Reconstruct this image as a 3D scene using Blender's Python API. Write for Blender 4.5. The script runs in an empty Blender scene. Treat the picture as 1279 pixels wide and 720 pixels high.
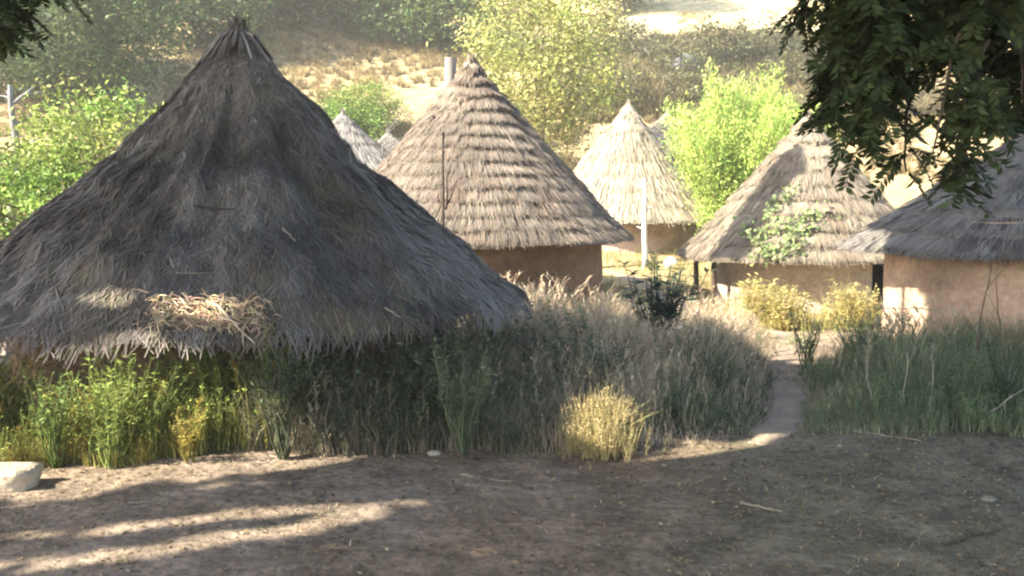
import bpy, math, random
import numpy as np
from mathutils import Vector

rng = np.random.default_rng(7)
random.seed(7)
sc = bpy.context.scene
COL = sc.collection
R = math.radians

# ------------------------------------------------------------------ camera
F, HY, CH = 1250.0, 255.0, 2.4
PITCH = math.atan((359.5 - HY) / F)
cam = bpy.data.cameras.new('camera')
cam.sensor_width = 36
cam.lens = F / 1279 * 36
cam.clip_end = 2000
cam.clip_start = 0.05
co = bpy.data.objects.new('camera', cam)
COL.objects.link(co)
co.location = (0, 0, CH)
co.rotation_euler = (math.pi / 2 - PITCH, 0, 0)
sc.camera = co
SP, CP = math.sin(PITCH), math.cos(PITCH)


def at(px, py, Y):
    """the point seen at photo pixel (px, py) that stands Y metres ahead"""
    dx, dy = (px - 639.5) / F, (359.5 - py) / F
    t = Y / (dy * SP + CP)
    return np.array([dx * t, Y, CH + t * (dy * CP - SP)])


# ------------------------------------------------------------------ light
ELEV = R(36)
TS = np.array([-0.906 * math.cos(ELEV), -0.423 * math.cos(ELEV), math.sin(ELEV)])  # towards the sun
w = bpy.data.worlds.new('World')
sc.world = w
w.use_nodes = True
nt = w.node_tree
sky = nt.nodes.new('ShaderNodeTexSky')
sky.sky_type = 'NISHITA'
sky.sun_disc = False
sky.sun_elevation = ELEV
sky.sun_rotation = math.atan2(TS[0], TS[1])
sky.dust_density = 2.0
nt.links.new(sky.outputs[0], nt.nodes['Background'].inputs[0])
nt.nodes['Background'].inputs[1].default_value = 0.128
sl = bpy.data.lights.new('sun', 'SUN')
sl.energy = 5.0
sl.angle = R(0.5)
sl.color = (1.0, 0.90, 0.72)
so = bpy.data.objects.new('sun', sl)
COL.objects.link(so)
so.rotation_euler = Vector(TS).to_track_quat('Z', 'Y').to_euler()
so.location = (-30, -15, 30)
vs = sc.view_settings
vs.view_transform = 'Standard'
vs.look = 'None'
vs.gamma = 1
vs.exposure = 2.3
sc.cycles.use_denoising = True
sc.cycles.max_bounces = 6
sc.cycles.diffuse_bounces = 4
sc.cycles.pixel_filter_type = 'BLACKMAN_HARRIS'
sc.cycles.filter_width = 2.2


# ------------------------------------------------------------------ noise
def _h(ix, iy, iz, s):
    n = (ix * 374761393 + iy * 668265263 + iz * 2147483647 + s * 1274126177) & 0xFFFFFFFF
    n = ((n ^ (n >> 13)) * 1274126177) & 0xFFFFFFFF
    n = ((n ^ (n >> 16)) * 2246822519) & 0xFFFFFFFF
    return ((n ^ (n >> 15)) & 0xFFFF) / 65535.0


def vnoise(x, y, z=0.0, s=0):
    x, y, z = np.broadcast_arrays(np.asarray(x, float), np.asarray(y, float), np.asarray(z, float))
    ix, iy, iz = (np.floor(v).astype(np.int64) for v in (x, y, z))
    fx, fy, fz = x - ix, y - iy, z - iz
    fx, fy, fz = (f * f * (3 - 2 * f) for f in (fx, fy, fz))
    r = 0
    for a in (0, 1):
        for b in (0, 1):
            for c in (0, 1):
                wgt = (fx if a else 1 - fx) * (fy if b else 1 - fy) * (fz if c else 1 - fz)
                r = r + wgt * _h(ix + a, iy + b, iz + c, s)
    return r * 2 - 1


def fbm(x, y, z=0.0, o=3, s=0):
    r, a, t = 0, 1.0, 0.0
    for k in range(o):
        r = r + a * vnoise(np.asarray(x) * 2 ** k, np.asarray(y) * 2 ** k, np.asarray(z) * 2 ** k, s + k)
        t += a
        a *= .5
    return r / t


# ------------------------------------------------------------------ meshes
class MB:
    def __init__(s):
        s.V, s.T, s.Q, s.C, s.n = [], [], [], [], 0

    def add(s, V, Fc, C):
        V = np.asarray(V, float).reshape(-1, 3)
        Fc = np.asarray(Fc, np.int64)
        C = np.asarray(C, float)
        if C.ndim == 1:
            C = np.tile(C, (len(V), 1))
        s.V.append(V)
        s.C.append(C)
        (s.T if Fc.shape[1] == 3 else s.Q).append(Fc + s.n)
        s.n += len(V)
        return s

    def data(s):
        V = np.concatenate(s.V)
        C = np.concatenate(s.C)
        T = np.concatenate(s.T) if s.T else np.zeros((0, 3), np.int64)
        Q = np.concatenate(s.Q) if s.Q else np.zeros((0, 4), np.int64)
        return V, T, Q, C

    def build(s, name, mat, parent=None, loc=(0, 0, 0), smooth=False):
        V, T, Q, C = s.data()
        root = parent
        while root is not None and root.parent is not None:
            root = root.parent
        V = V - (np.array(root.location) if root is not None else np.array(loc))
        me = bpy.data.meshes.new(name)
        me.vertices.add(len(V))
        me.vertices.foreach_set('co', V.astype(np.float32).ravel())
        nl = len(T) * 3 + len(Q) * 4
        me.loops.add(nl)
        me.loops.foreach_set('vertex_index', np.concatenate([T.ravel(), Q.ravel()]).astype(np.int32))
        npoly = len(T) + len(Q)
        me.polygons.add(npoly)
        st = np.concatenate([np.arange(len(T)) * 3, len(T) * 3 + np.arange(len(Q)) * 4]).astype(np.int32)
        me.polygons.foreach_set('loop_start', st)
        if smooth:
            me.polygons.foreach_set('use_smooth', np.ones(npoly, bool))
        a = me.attributes.new('col', 'FLOAT_COLOR', 'POINT')
        a.data.foreach_set('color', np.concatenate([np.clip(C, 0, 1), np.ones((len(C), 1))], 1).astype(np.float32).ravel())
        me.materials.append(mat)
        me.update(calc_edges=True)
        me.validate()
        o = bpy.data.objects.new(name, me)
        COL.objects.link(o)
        if parent is not None:
            o.parent = parent
        else:
            o.location = loc
        return o


def tag(o, label=None, cat=None, group=None, kind=None):
    if label: o['label'] = label
    if cat: o['category'] = cat
    if group: o['group'] = group
    if kind: o['kind'] = kind
    return o


def empty(name, loc, label, cat, group=None):
    o = bpy.data.objects.new(name, None)
    COL.objects.link(o)
    o.location = tuple(float(v) for v in loc)
    return tag(o, label, cat, group)


def copy_tree(o, parent=None):
    c = o.copy()
    COL.objects.link(c)
    c.parent = parent
    for ch in list(o.children):
        copy_tree(ch, c)
    return c


def cv(base, n, v=.25, hue=.08):
    """n colours around base"""
    base = np.asarray(base, float)
    k = np.exp(rng.normal(0, v, (n, 1)))
    return np.clip(base * k * (1 + rng.normal(0, hue, (n, 3))), .004, .95)


def tube(mb, P, rad, c, sides=6, cap=True):
    P = np.asarray(P, float)
    rad = np.broadcast_to(np.asarray(rad, float), (len(P),))
    T = np.gradient(P, axis=0)
    T /= np.linalg.norm(T, axis=1)[:, None] + 1e-9
    ref = np.array([0., 0, 1]) if abs(T[0][2]) < .9 else np.array([1., 0, 0])
    A = np.cross(T, ref)
    A /= np.linalg.norm(A, axis=1)[:, None] + 1e-9
    Bn = np.cross(T, A)
    th = np.arange(sides) / sides * 2 * np.pi
    V = P[:, None] + rad[:, None, None] * (np.cos(th)[None, :, None] * A[:, None] + np.sin(th)[None, :, None] * Bn[:, None])
    i, j = np.meshgrid(np.arange(len(P) - 1), np.arange(sides), indexing='ij')
    j2 = (j + 1) % sides
    Q = np.stack([i * sides + j, i * sides + j2, (i + 1) * sides + j2, (i + 1) * sides + j], -1).reshape(-1, 4)
    mb.add(V, Q, c)
    if cap:
        for k, fl in ((0, True), (len(P) - 1, False)):
            Vc = np.concatenate([V[k], P[k][None]])
            T3 = np.array([[a, (a + 1) % sides, sides] if not fl else [(a + 1) % sides, a, sides] for a in range(sides)])
            mb.add(Vc, T3, c)


def wob(p0, p1, n=8, amp=.03, seed=0):
    t = np.linspace(0, 1, n)[:, None]
    p0, p1 = np.asarray(p0, float), np.asarray(p1, float)
    L = np.linalg.norm(p1 - p0)
    d = np.stack([vnoise(t[:, 0] * 4 + 9.1 * k + seed * 3.7, k * 5.3, seed) for k in range(3)], 1)
    return p0 + (p1 - p0) * t + d * amp * L * np.sin(np.pi * np.clip(t, 0, 1)) ** .5


def blades(mb, P, h, wd, lean, C, az=None, segs=3, tipc=None):
    n = len(P)
    az = rng.uniform(0, 2 * np.pi, n) if az is None else az
    t = np.linspace(0, 1, segs + 1)
    d = np.stack([np.cos(az), np.sin(az), 0 * az], 1)
    face = az + rng.uniform(-1.2, 1.2, n) + np.pi / 2
    s = np.stack([np.cos(face), np.sin(face), 0 * az], 1)
    up = np.array([0, 0, 1.])
    lean = np.broadcast_to(lean, (n,))
    ctr = P[:, None] + up * (h[:, None] * (t - .25 * np.minimum(lean[:, None], 1.5) * t ** 2.5))[..., None] + d[:, None] * (h * lean)[:, None, None] * (t ** 1.8)[None, :, None]
    wt = wd[:, None] * np.array([1, .9, .6, .12] if segs == 3 else np.linspace(1, .1, segs + 1))[None]
    V = np.stack([ctr - s[:, None] * wt[..., None] * .5, ctr + s[:, None] * wt[..., None] * .5], 2)
    m = (segs + 1) * 2
    base = np.arange(n)[:, None] * m
    q = np.concatenate([base + np.array([2 * k, 2 * k + 1, 2 * k + 3, 2 * k + 2]) for k in range(segs)])
    CC = np.repeat(C[:, None], m, 1)
    if tipc is not None:
        tt = np.repeat(t, 2)[None, :, None] ** 2
        CC = CC * (1 - tt) + np.asarray(tipc) * tt
    mb.add(V.reshape(-1, 3), q, CC.reshape(-1, 3))


def leaves(mb, P, size, C, aspect=.45, D=None, N=None, droop=0.0):
    n = len(P)
    if D is None:
        D = rng.normal(0, 1, (n, 3))
        D[:, 2] = D[:, 2] * .6 - droop
    D = D / (np.linalg.norm(D, axis=1)[:, None] + 1e-9)
    if N is None:
        N = rng.normal(0, 1, (n, 3)) + np.array([0, 0, .8])
    S = np.cross(D, N)
    S /= np.linalg.norm(S, axis=1)[:, None] + 1e-9
    N2 = np.cross(S, D)
    L = np.broadcast_to(np.asarray(size, float), (n,))[:, None]
    V = np.stack([P, P + D * L * .45 + S * L * aspect * .5 + N2 * L * .06, P + D * L - N2 * L * .08, P + D * L * .45 - S * L * aspect * .5 + N2 * L * .06], 1)
    q = np.arange(n)[:, None] * 4 + np.arange(4)
    mb.add(V.reshape(-1, 3), q, np.repeat(C, 4, 0))


def scatter(mb, protos, pos, rotz, scl, cj=None, shear=0.35):
    which = rng.integers(0, len(protos), len(pos))
    for k, (V, T, Q, C) in enumerate(protos):
        m = np.where(which == k)[0]
        if len(m) == 0: continue
        c, s = np.cos(rotz[m]), np.sin(rotz[m])
        S = scl[m][:, None] if scl.ndim == 1 else scl[m]
        X = V[None, :, 0] * S[:, :1]
        Y = V[None, :, 1] * S[:, :1]
        Z = V[None, :, 2] * S[:, -1:]
        if shear:
            X = X + Z * rng.normal(0, shear, (len(m), 1)) * (Z / (Z.max() + 1e-6))
            Y = Y + Z * rng.normal(0, shear, (len(m), 1)) * (Z / (Z.max() + 1e-6))
        W = np.stack([X * c[:, None] - Y * s[:, None], X * s[:, None] + Y * c[:, None], Z], -1) + pos[m][:, None]
        CC = np.repeat(C[None], len(m), 0)
        if cj is not None: CC = CC * cj[m][:, None]
        off = (np.arange(len(m)) * len(V))[:, None, None]
        n0 = mb.n
        mb.V.append(W.reshape(-1, 3)); mb.C.append(CC.reshape(-1, 3)); mb.n += len(m) * len(V)
        if len(T): mb.T.append((T[None] + off).reshape(-1, 3) + n0)
        if len(Q): mb.Q.append((Q[None] + off).reshape(-1, 4) + n0)


# ------------------------------------------------------------------ materials
def mat(name, rough=.85, transl=0.0, nscale=None, namt=0.0, bump=0.0, bscale=30, stretch=None, spec=.3):
    m = bpy.data.materials.new(name)
    m.use_nodes = True
    n, l = m.node_tree.nodes, m.node_tree.links
    b = n['Principled BSDF']
    b.inputs['Roughness'].default_value = rough
    b.inputs['Specular IOR Level'].default_value = spec
    a = n.new('ShaderNodeAttribute')
    a.attribute_name = 'col'
    out = a.outputs['Color']
    tc = n.new('ShaderNodeTexCoord')
    if nscale:
        for sc_, am in ((nscale, namt), (nscale * 7.3, namt * .8)):
            t = n.new('ShaderNodeTexNoise')
            t.inputs['Scale'].default_value = sc_
            t.inputs['Detail'].default_value = 6
            t.inputs['Roughness'].default_value = .65
            if stretch:
                mp = n.new('ShaderNodeMapping')
                mp.inputs['Scale'].default_value = stretch
                l.new(tc.outputs['Object'], mp.inputs[0])
                l.new(mp.outputs[0], t.inputs['Vector'])
            else:
                l.new(tc.outputs['Object'], t.inputs['Vector'])
            mr = n.new('ShaderNodeMapRange')
            mr.inputs['From Min'].default_value = .3
            mr.inputs['From Max'].default_value = .7
            mr.inputs['To Min'].default_value = 1 - am
            mr.inputs['To Max'].default_value = 1 + am
            l.new(t.outputs['Fac'], mr.inputs['Value'])
            mx = n.new('ShaderNodeVectorMath')
            mx.operation = 'MULTIPLY'
            l.new(out, mx.inputs[0])
            l.new(mr.outputs[0], mx.inputs[1])
            out = mx.outputs[0]
    l.new(out, b.inputs['Base Color'])
    if bump:
        t = n.new('ShaderNodeTexNoise')
        t.inputs['Scale'].default_value = bscale
        t.inputs['Detail'].default_value = 8
        l.new(tc.outputs['Object'], t.inputs['Vector'])
        bp = n.new('ShaderNodeBump')
        bp.inputs['Strength'].default_value = bump
        bp.inputs['Distance'].default_value = .05
        l.new(t.outputs['Fac'], bp.inputs['Height'])
        l.new(bp.outputs[0], b.inputs['Normal'])
    if transl:
        tr = n.new('ShaderNodeBsdfTranslucent')
        l.new(out, tr.inputs['Color'])
        mix = n.new('ShaderNodeMixShader')
        mix.inputs[0].default_value = transl
        l.new(b.outputs[0], mix.inputs[1])
        l.new(tr.outputs[0], mix.inputs[2])
        l.new(mix.outputs[0], n['Material Output'].inputs['Surface'])
    return m


M_GROUND = mat('dry_earth', .95, 0, 1.9, .48, 1.0, 9, spec=.1)
M_PATH = mat('trodden_path', .95, 0, 2.0, .2, .6, 25, spec=.1)
M_LEAF = mat('leaf', .55, .35)
M_GRASS = mat('grass_blade', .7, .3)
M_DARKLEAF = mat('glossy_leaf', .6, .12, spec=.25)
M_THATCH = mat('weathered_thatch', .95, 0, 5, .3, .8, 40, spec=.1)
M_STRAW = mat('straw', .8, .1, spec=.15)
M_MUD = mat('mud_plaster', .95, 0, 1.7, .26, .9, 14, spec=.1)
M_BARK = mat('bark', .9, 0, 9, .35, .9, 30, (1, 1, .25), spec=.1)
M_WOOD = mat('bleached_wood', .85, 0, 8, .3, .5, 40, (1, 1, .2), spec=.1)
M_STONE = mat('stone', .9, 0, 4, .2, .6, 15, spec=.1)

# ------------------------------------------------------------------ terrain
CPT = np.array([(0, 0, 0), (-8, 0, 0), (8, 0, 0), (-6, 8, 0), (6, 8, 0), (0, 10, 0), (-3.5, 13, 0), (-9, 14, .25), (-12, 13, .4), (5, 13, .02),
                (12, 12, .15), (8.65, 16, .25), (-.9, 22, .42), (-.9, 17.5, .2), (3.5, 18, .05), (7, 24, -.12), (5, 20.5, -.08), (13, 22, .3),
                (3.7, 32, .85), (3, 27, .35), (-8, 20, .7), (-12, 22, 1.0), (-20, 20, 1.4), (-12, 30, 1.7), (-22, 32, 2.2), (12, 32, .7), (20, 30, 1), (0, 38, 1.9), (-10, 38, 2.3),
                (10, 38, 1.6), (-22, 40, 2.8), (22, 40, 1.9), (0, 60, 2), (-30, 60, 3), (30, 60, 2), (0, 120, 2), (-80, 100, 3), (80, 100, 2), (0, -25, 0),
                (-60, 20, 2), (60, 20, 1.5), (-60, -20, 0), (60, -20, 0)], float)


def hz(x, y):
    x, y = np.broadcast_arrays(np.asarray(x, float), np.asarray(y, float))
    num = den = 0
    for (a, b, c) in CPT:
        d2 = (x - a) ** 2 + (y - b) ** 2
        wt = 1 / (d2 + 1.2) ** 1.7
        num = num + wt * c
        den = den + wt
    z = num / den
    q = (y - 37) / 4
    z = z + .4 * 4 * np.logaddexp(0, np.clip(q, -30, 80))
    far = np.clip((y - 20) / 40, 0, 1)
    z = z + fbm(x / 14, y / 14, 0, 3, 3) * 1.6 * far
    z = z + fbm(x / 1.6, y / 1.6, 0, 3, 5) * .05 + fbm(x / .35, y / .35, 0, 2, 8) * .016
    return z


FX = np.array([-12, -4.5, -2.5, -.6, .5, 1.6, 2.6, 5.2, 8, 14.])
FY = np.array([8.6, 8.75, 9.2, 9.5, 9.65, 9.8, 10.1, 10.2, 10.3, 10.6])


def front(x): return np.interp(x, FX, FY)


PATH = np.array([(2.45, 9.6), (2.65, 10.1), (3.15, 11.3), (3.6, 12.8), (4.15, 15), (4.7, 17), (5.0, 19), (4.4, 21.5), (3.4, 24), (2.6, 27)])


def pathd(x, y):
    d = np.full(np.shape(x), 1e9)
    for a, b in zip(PATH[:-1], PATH[1:]):
        ab = b - a
        t = np.clip(((x - a[0]) * ab[0] + (y - a[1]) * ab[1]) / (ab @ ab), 0, 1)
        d = np.minimum(d, np.hypot(x - a[0] - t * ab[0], y - a[1] - t * ab[1]))
    return d


def build_ground():
    ys = np.concatenate([np.linspace(-25, 4, 20)[:-1], np.linspace(4, 14, 170)[:-1], np.linspace(14, 40, 150)[:-1], np.linspace(40, 116, 90)])
    xs = np.concatenate([np.linspace(-130, -20, 40)[:-1], np.linspace(-20, -8, 45)[:-1], np.linspace(-8, 10, 260)[:-1], np.linspace(10, 20, 40)[:-1], np.linspace(20, 130, 40)])
    X, Y = np.meshgrid(xs, ys)
    Z = hz(X, Y)
    dirt = np.array([.205, .152, .106])
    litter = np.array([.15, .128, .088])
    tan = np.array([.33, .255, .14])
    grey = np.array([.205, .165, .13])
    a = np.clip(.5 + fbm(X / 2.2, Y / 2.2, 0, 4, 21) * 1.3, 0, 1)[..., None]
    C = dirt * (1 - a) + grey * a
    lit = np.clip((X - 1.0 + 1.2 * fbm(X, Y, 0, 3, 31)) / 1.5, 0, 1)[..., None] * np.clip((11 - Y) / 1, 0, 1)[..., None]
    C = C * (1 - lit) + litter * lit
    b = np.clip((Y - 16) / 6, 0, 1)[..., None]
    C = C * (1 - b) + tan * b
    # hillside: patches of ochre grass, red soil and olive scrub
    p = np.clip(fbm(X / 9, Y / 9, 0, 4, 41) * 2.2 + .1, 0, 1)[..., None] * np.clip((Y - 38) / 6, 0, 1)[..., None]
    C = C * (1 - p) + np.array([.21, .17, .09]) * p
    br = np.clip((Y - 61) / 3, 0, 1)[..., None] * np.clip((X - 1) / 6, 0, 1)[..., None]
    C = C * (1 - br) + np.array([.52, .44, .25]) * br
    red = np.clip(1.6 - np.hypot((X + 13.5) / 2.2, (Y - 25) / 1.6), 0, 1)[..., None]
    C = C * (1 - red) + np.array([.36, .17, .08]) * red
    ny, nx = X.shape
    i, j = np.meshgrid(np.arange(ny - 1), np.arange(nx - 1), indexing='ij')
    Q = np.stack([i * nx + j, i * nx + j + 1, (i + 1) * nx + j + 1, (i + 1) * nx + j], -1).reshape(-1, 4)
    mb = MB().add(np.stack([X, Y, Z], -1), Q, C.reshape(-1, 3))
    tag(mb.build('ground', M_GROUND, smooth=True), 'bare brown earth rising into a dry hillside', kind='structure')
    # trodden path
    n = 160
    t = np.linspace(0, len(PATH) - 1, n)
    cx, cy = np.interp(t, range(len(PATH)), PATH[:, 0]), np.interp(t, range(len(PATH)), PATH[:, 1])
    tx, ty = np.gradient(cx), np.gradient(cy)
    ln = np.hypot(tx, ty); nxv, nyv = ty / ln, -tx / ln
    us = np.linspace(-1, 1, 13)
    wd = .26 + .06 * vnoise(t * 3, 0, 0, 4)
    U = us[None, :] * (wd * (1 + .2 * np.sin(t * 7)))[:, None] + .05 * vnoise(t[:, None] * 9, us[None] * 2)
    X, Y = cx[:, None] + nxv[:, None] * U, cy[:, None] + nyv[:, None] * U
    Z = hz(X, Y) + .022 - .06 * np.abs(us)[None] ** 4 - .05 * np.clip(1 - t[:, None] / .5, 0, 1)
    i, j = np.meshgrid(np.arange(n - 1), np.arange(12), indexing='ij')
    Q = np.stack([i * 13 + j, i * 13 + j + 1, (i + 1) * 13 + j + 1, (i + 1) * 13 + j], -1).reshape(-1, 4)
    tag(MB().add(np.stack([X, Y, Z], -1), Q, np.array([.275, .22, .172])).build('path', M_PATH, smooth=True), 'pale trodden footpath through the weeds', kind='structure')


build_ground()

# ------------------------------------------------------------------ huts
def roof_fn(cx, cy, prof, tiers, step, seed, bumps, sag=.025, ridge=0.0):
    prof = np.array(prof, float)
    L = np.concatenate([[0], np.cumsum(np.hypot(np.diff(prof[:, 0]), np.diff(prof[:, 1])))])
    tot = L[-1]
    tz = np.gradient(prof[:, 1], L)
    tr = np.gradient(prof[:, 0], L)

    def tier_frac(s, th):
        q = s * tiers + .45 * vnoise(np.cos(th) * 3, np.sin(th) * 3, s * 3, seed + 9) + .25 * vnoise(np.cos(th) * 11, np.sin(th) * 11, s * 9, seed + 11)
        return q - np.floor(q)

    def pt(s, th, lift=0.0, wob_=True, frac=None):
        s = np.asarray(s, float)
        l = np.clip(s, 0, 1) * tot
        r, z = np.interp(l, L, prof[:, 0]), np.interp(l, L, prof[:, 1])
        dr, dz = np.interp(l, L, tr), np.interp(l, L, tz)
        ln = np.hypot(dr, dz)
        dr, dz = dr / ln, dz / ln
        ov = np.maximum(s - 1, 0) * tot
        r, z = r + ov * dr * .55, z + ov * (dz * .55 - .55)
        nr, nz = -dz, dr
        g = np.clip(s * 3, .15, 1)
        d = lift + g * (bumps * fbm(np.cos(th) * r * 1.1, np.sin(th) * r * 1.1, z * 1.1, 3, seed) + bumps * .35 * fbm(np.cos(th) * r * 5, np.sin(th) * r * 5, z * 2.5, 2, seed + 4))
        d = d + ridge * np.clip(s * 2.5, 0, 1) * (1 - .75 * np.clip(s * 3 - 2, 0, 1)) * (fbm(np.cos(th) * 5, np.sin(th) * 5, z * .35, 3, seed + 6) - .5 * np.abs(vnoise(np.cos(th) * 2.3, np.sin(th) * 2.3, z * .5, seed + 8)))
        if tiers:
            d = d + step * (tier_frac(s, th) if frac is None else frac)
        z2 = z + nz * d - sag * (1 + vnoise(np.cos(th) * 1.6, np.sin(th) * 1.6, 3, seed + 2)) * np.clip(s * 2 - 1, 0, 1)
        r2 = r + nr * d
        return np.stack([cx + r2 * np.cos(th), cy + r2 * np.sin(th), z2], -1), np.stack([nr * np.cos(th), nr * np.sin(th), nz], -1)
    return pt, tot, tier_frac


def hut(label, cx, cy, zb, prof, wall_r, wall_top, cols, wallc, n, tiers=0, step=.06, seed=1, bumps=.06, straw=(.3, .8), sw=(.006, .014), jit=.2, cap=True, fringe=1500, posts=None, door=None, capc=None, ridge=0.0, contrast=1.4, svar=.17):
    root = empty('thatched_hut', (cx, cy, zb), label, 'hut', 'round thatched huts of the village')
    pt, tot, tf = roof_fn(cx, cy, prof, tiers, step, seed, bumps, ridge=ridge)
    ns, na = (tiers * 9 + 1 if tiers else 70), 150
    s, th = np.meshgrid(np.linspace(0, 1, ns), np.arange(na) / na * 2 * np.pi, indexing='ij')
    V, _ = pt(s, th)
    cols = [np.array(c) for c in cols]

    def colour(P):
        k = np.clip(.5 + contrast * fbm(P[..., 0] * 1.3, P[..., 1] * 1.3, P[..., 2] * 1.0, 4, seed + 20), 0, 1)[..., None]
        k2 = np.clip(2.4 * fbm(P[..., 0] * 1.7 + 9, P[..., 1] * 1.7, P[..., 2] * 1.7, 3, seed + 27) - .35, 0, 1)[..., None]
        return (cols[0] * (1 - k) + cols[1] * k) * (1 - k2) + cols[2] * k2
    i, j = np.meshgrid(np.arange(ns - 1), np.arange(na), indexing='ij')
    j2 = (j + 1) % na
    Q = np.stack([i * na + j, (i + 1) * na + j, (i + 1) * na + j2, i * na + j2], -1).reshape(-1, 4)
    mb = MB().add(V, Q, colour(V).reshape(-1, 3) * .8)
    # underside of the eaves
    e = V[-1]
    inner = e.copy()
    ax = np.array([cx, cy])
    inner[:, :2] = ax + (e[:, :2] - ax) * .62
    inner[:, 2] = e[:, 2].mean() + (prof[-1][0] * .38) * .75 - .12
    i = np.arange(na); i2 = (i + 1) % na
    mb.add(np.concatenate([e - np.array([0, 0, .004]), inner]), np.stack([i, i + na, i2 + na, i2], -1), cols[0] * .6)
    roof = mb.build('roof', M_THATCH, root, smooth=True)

    # straws laid down the slope
    u = np.sqrt(rng.uniform(.0015, 1.0, n))
    th = rng.uniform(0, 2 * np.pi, n)
    ln = rng.uniform(*straw, n) / tot
    ln = ln * np.clip(u * 2.2, .35, 1)
    dth = rng.normal(0, jit, n) * ln * tot / np.maximum(u * prof[-1][0], .25)
    lf = np.abs(rng.normal(0, .007, n))
    if tiers:
        lf *= .6
        fe_ = rng.normal(.96, .12, n)
        u = np.maximum((np.floor(u * tiers) + fe_) / tiers - ln, .02)
    fr = tf(u, th) if tiers else None
    pts = []
    nr_ = []
    for k, t in enumerate((0, .5, 1.)):
        sk = u + ln * t
        frk = None if fr is None else np.minimum(fr + ln * t * tiers, 1.18)
        p, nn = pt(np.minimum(sk, 1.0 + .07), th + dth * t, .008 + lf * (.3 + t) + (.016 * (t == 1) * rng.uniform(0, 1, n) ** 2), frac=frk)
        pts.append(p); nr_.append(nn)
    pts = np.stack(pts, 1)
    d = pts[:, 2] - pts[:, 0]
    side = np.cross(d, nr_[1])
    side /= np.linalg.norm(side, axis=1)[:, None] + 1e-9
    side = side + nr_[1] * rng.normal(0, .35, n)[:, None]
    wd = rng.uniform(*sw, n)[:, None, None] * np.array([.9, 1, .5])[None, :, None]
    V2 = np.stack([pts - side[:, None] * wd * .5, pts + side[:, None] * wd * .5], 2).reshape(-1, 3)
    b = np.arange(n)[:, None] * 6
    Q2 = np.concatenate([b + np.array([0, 1, 3, 2]), b + np.array([2, 3, 5, 4])])
    C2 = np.repeat(colour(pts[:, 1]) * np.exp(rng.normal(0, svar, (n, 1))) * (1 + rng.normal(0, .04, (n, 3))), 6, 0)
    sm = MB().add(V2, Q2, C2)
    # ragged fringe hanging from the eave
    m = fringe
    th = rng.uniform(0, 2 * np.pi, m)
    p, nn = pt(np.full(m, .985) - rng.uniform(0, .02, m), th, -.04 + rng.uniform(0, .06, m), frac=None if not tiers else np.full(m, .9))
    out = np.stack([np.cos(th), np.sin(th)], 1)
    hL = rng.uniform(.03, .10, m) * (1 + .7 * vnoise(np.cos(th) * 6, np.sin(th) * 6, 0, seed))
    a2 = np.stack([out[:, 0] * .35, out[:, 1] * .35, -np.ones(m)], 1) + rng.normal(0, .22, (m, 3))
    tang = np.stack([-out[:, 1], out[:, 0], 0 * th], 1)
    wv = rng.uniform(sw[0], sw[1], m)[:, None] * .5
    q0, q1 = p, p + a2 * hL[:, None]
    V3 = np.stack([q0 - tang * wv, q0 + tang * wv, q1 + tang * wv * .4, q1 - tang * wv * .4], 1).reshape(-1, 3)
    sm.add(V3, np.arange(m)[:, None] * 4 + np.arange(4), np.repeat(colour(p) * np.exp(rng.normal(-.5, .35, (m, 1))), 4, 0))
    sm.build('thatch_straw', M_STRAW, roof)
    if cap:
        cm = MB()
        top = np.array([cx, cy, prof[0][1]])
        k = 90
        az = rng.uniform(0, 2 * np.pi, k)
        rr = rng.uniform(0, prof[0][0] * .9 + .04, k)
        cc = np.array(capc if capc is not None else cols[1]) 
        for q in range(k):
            o = np.array([math.cos(az[q]), math.sin(az[q]), 0])
            dz_ = rng.uniform(.12, .5 if prof[0][0] > .06 else .3)
            pa_ = np.array(prof)
            p0 = top + o * (np.interp(-(top[2] - dz_), -pa_[:, 1], pa_[:, 0]) + bumps * .3 + .015) - np.array([0, 0, dz_])
            pm_ = top + o * (np.interp(-(top[2] - dz_ * .5), -pa_[:, 1], pa_[:, 0]) + bumps * .3 + .02) - np.array([0, 0, dz_ * .5])
            p1 = top + o * rr[q] * .9 + np.array([0, 0, -.08 + rng.uniform(0, .1)])
            p2 = top + o * rr[q] * 1.1 + np.array([rng.normal(0, .03), rng.normal(0, .03), rng.uniform(0, .18)])
            tube(cm, [p0, pm_, p1, p2], [.012, .018, .015, .006], cc * math.exp(rng.normal(0, .3)), 4, False)
        thr = np.linspace(0, 2 * np.pi, 17)
        for zz in (-.1, -.14):
            rb = prof[0][0] + .065
            if prof[0][0] < .06: break
            tube(cm, np.stack([cx + rb * np.cos(thr), cy + rb * np.sin(thr), np.full(17, top[2] + zz)], 1), .014, cc * .7, 5, False)
        cm.build('roof_cap', M_STRAW, roof)
    # mud wall
    nz_, na = 16, 96
    zz, th = np.meshgrid(np.linspace(zb - .3, wall_top, nz_), np.arange(na) / na * 2 * np.pi, indexing='ij')
    rr = wall_r + .03 * fbm(np.cos(th) * 3, np.sin(th) * 3, zz * 2, 3, seed + 50) + .05 * np.clip(1 - (zz - zb) / .3, 0, 1)
    V = np.stack([cx + rr * np.cos(th), cy + rr * np.sin(th), zz], -1)
    i, j = np.meshgrid(np.arange(nz_ - 1), np.arange(na), indexing='ij')
    j2 = (j + 1) % na
    Q = np.stack([i * na + j, i * na + j2, (i + 1) * na + j2, (i + 1) * na + j], -1).reshape(-1, 4)
    if door:
        jj, ii = np.degrees(th[:-1, :].ravel()) % 360, zz[:-1, :].ravel()
        Q = Q[~((jj > door[0]) & (jj < door[1]) & (ii < zb + door[2]))]
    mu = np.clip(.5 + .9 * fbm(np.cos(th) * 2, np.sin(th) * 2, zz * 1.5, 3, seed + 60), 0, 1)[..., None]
    wc = np.array(wallc)
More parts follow.
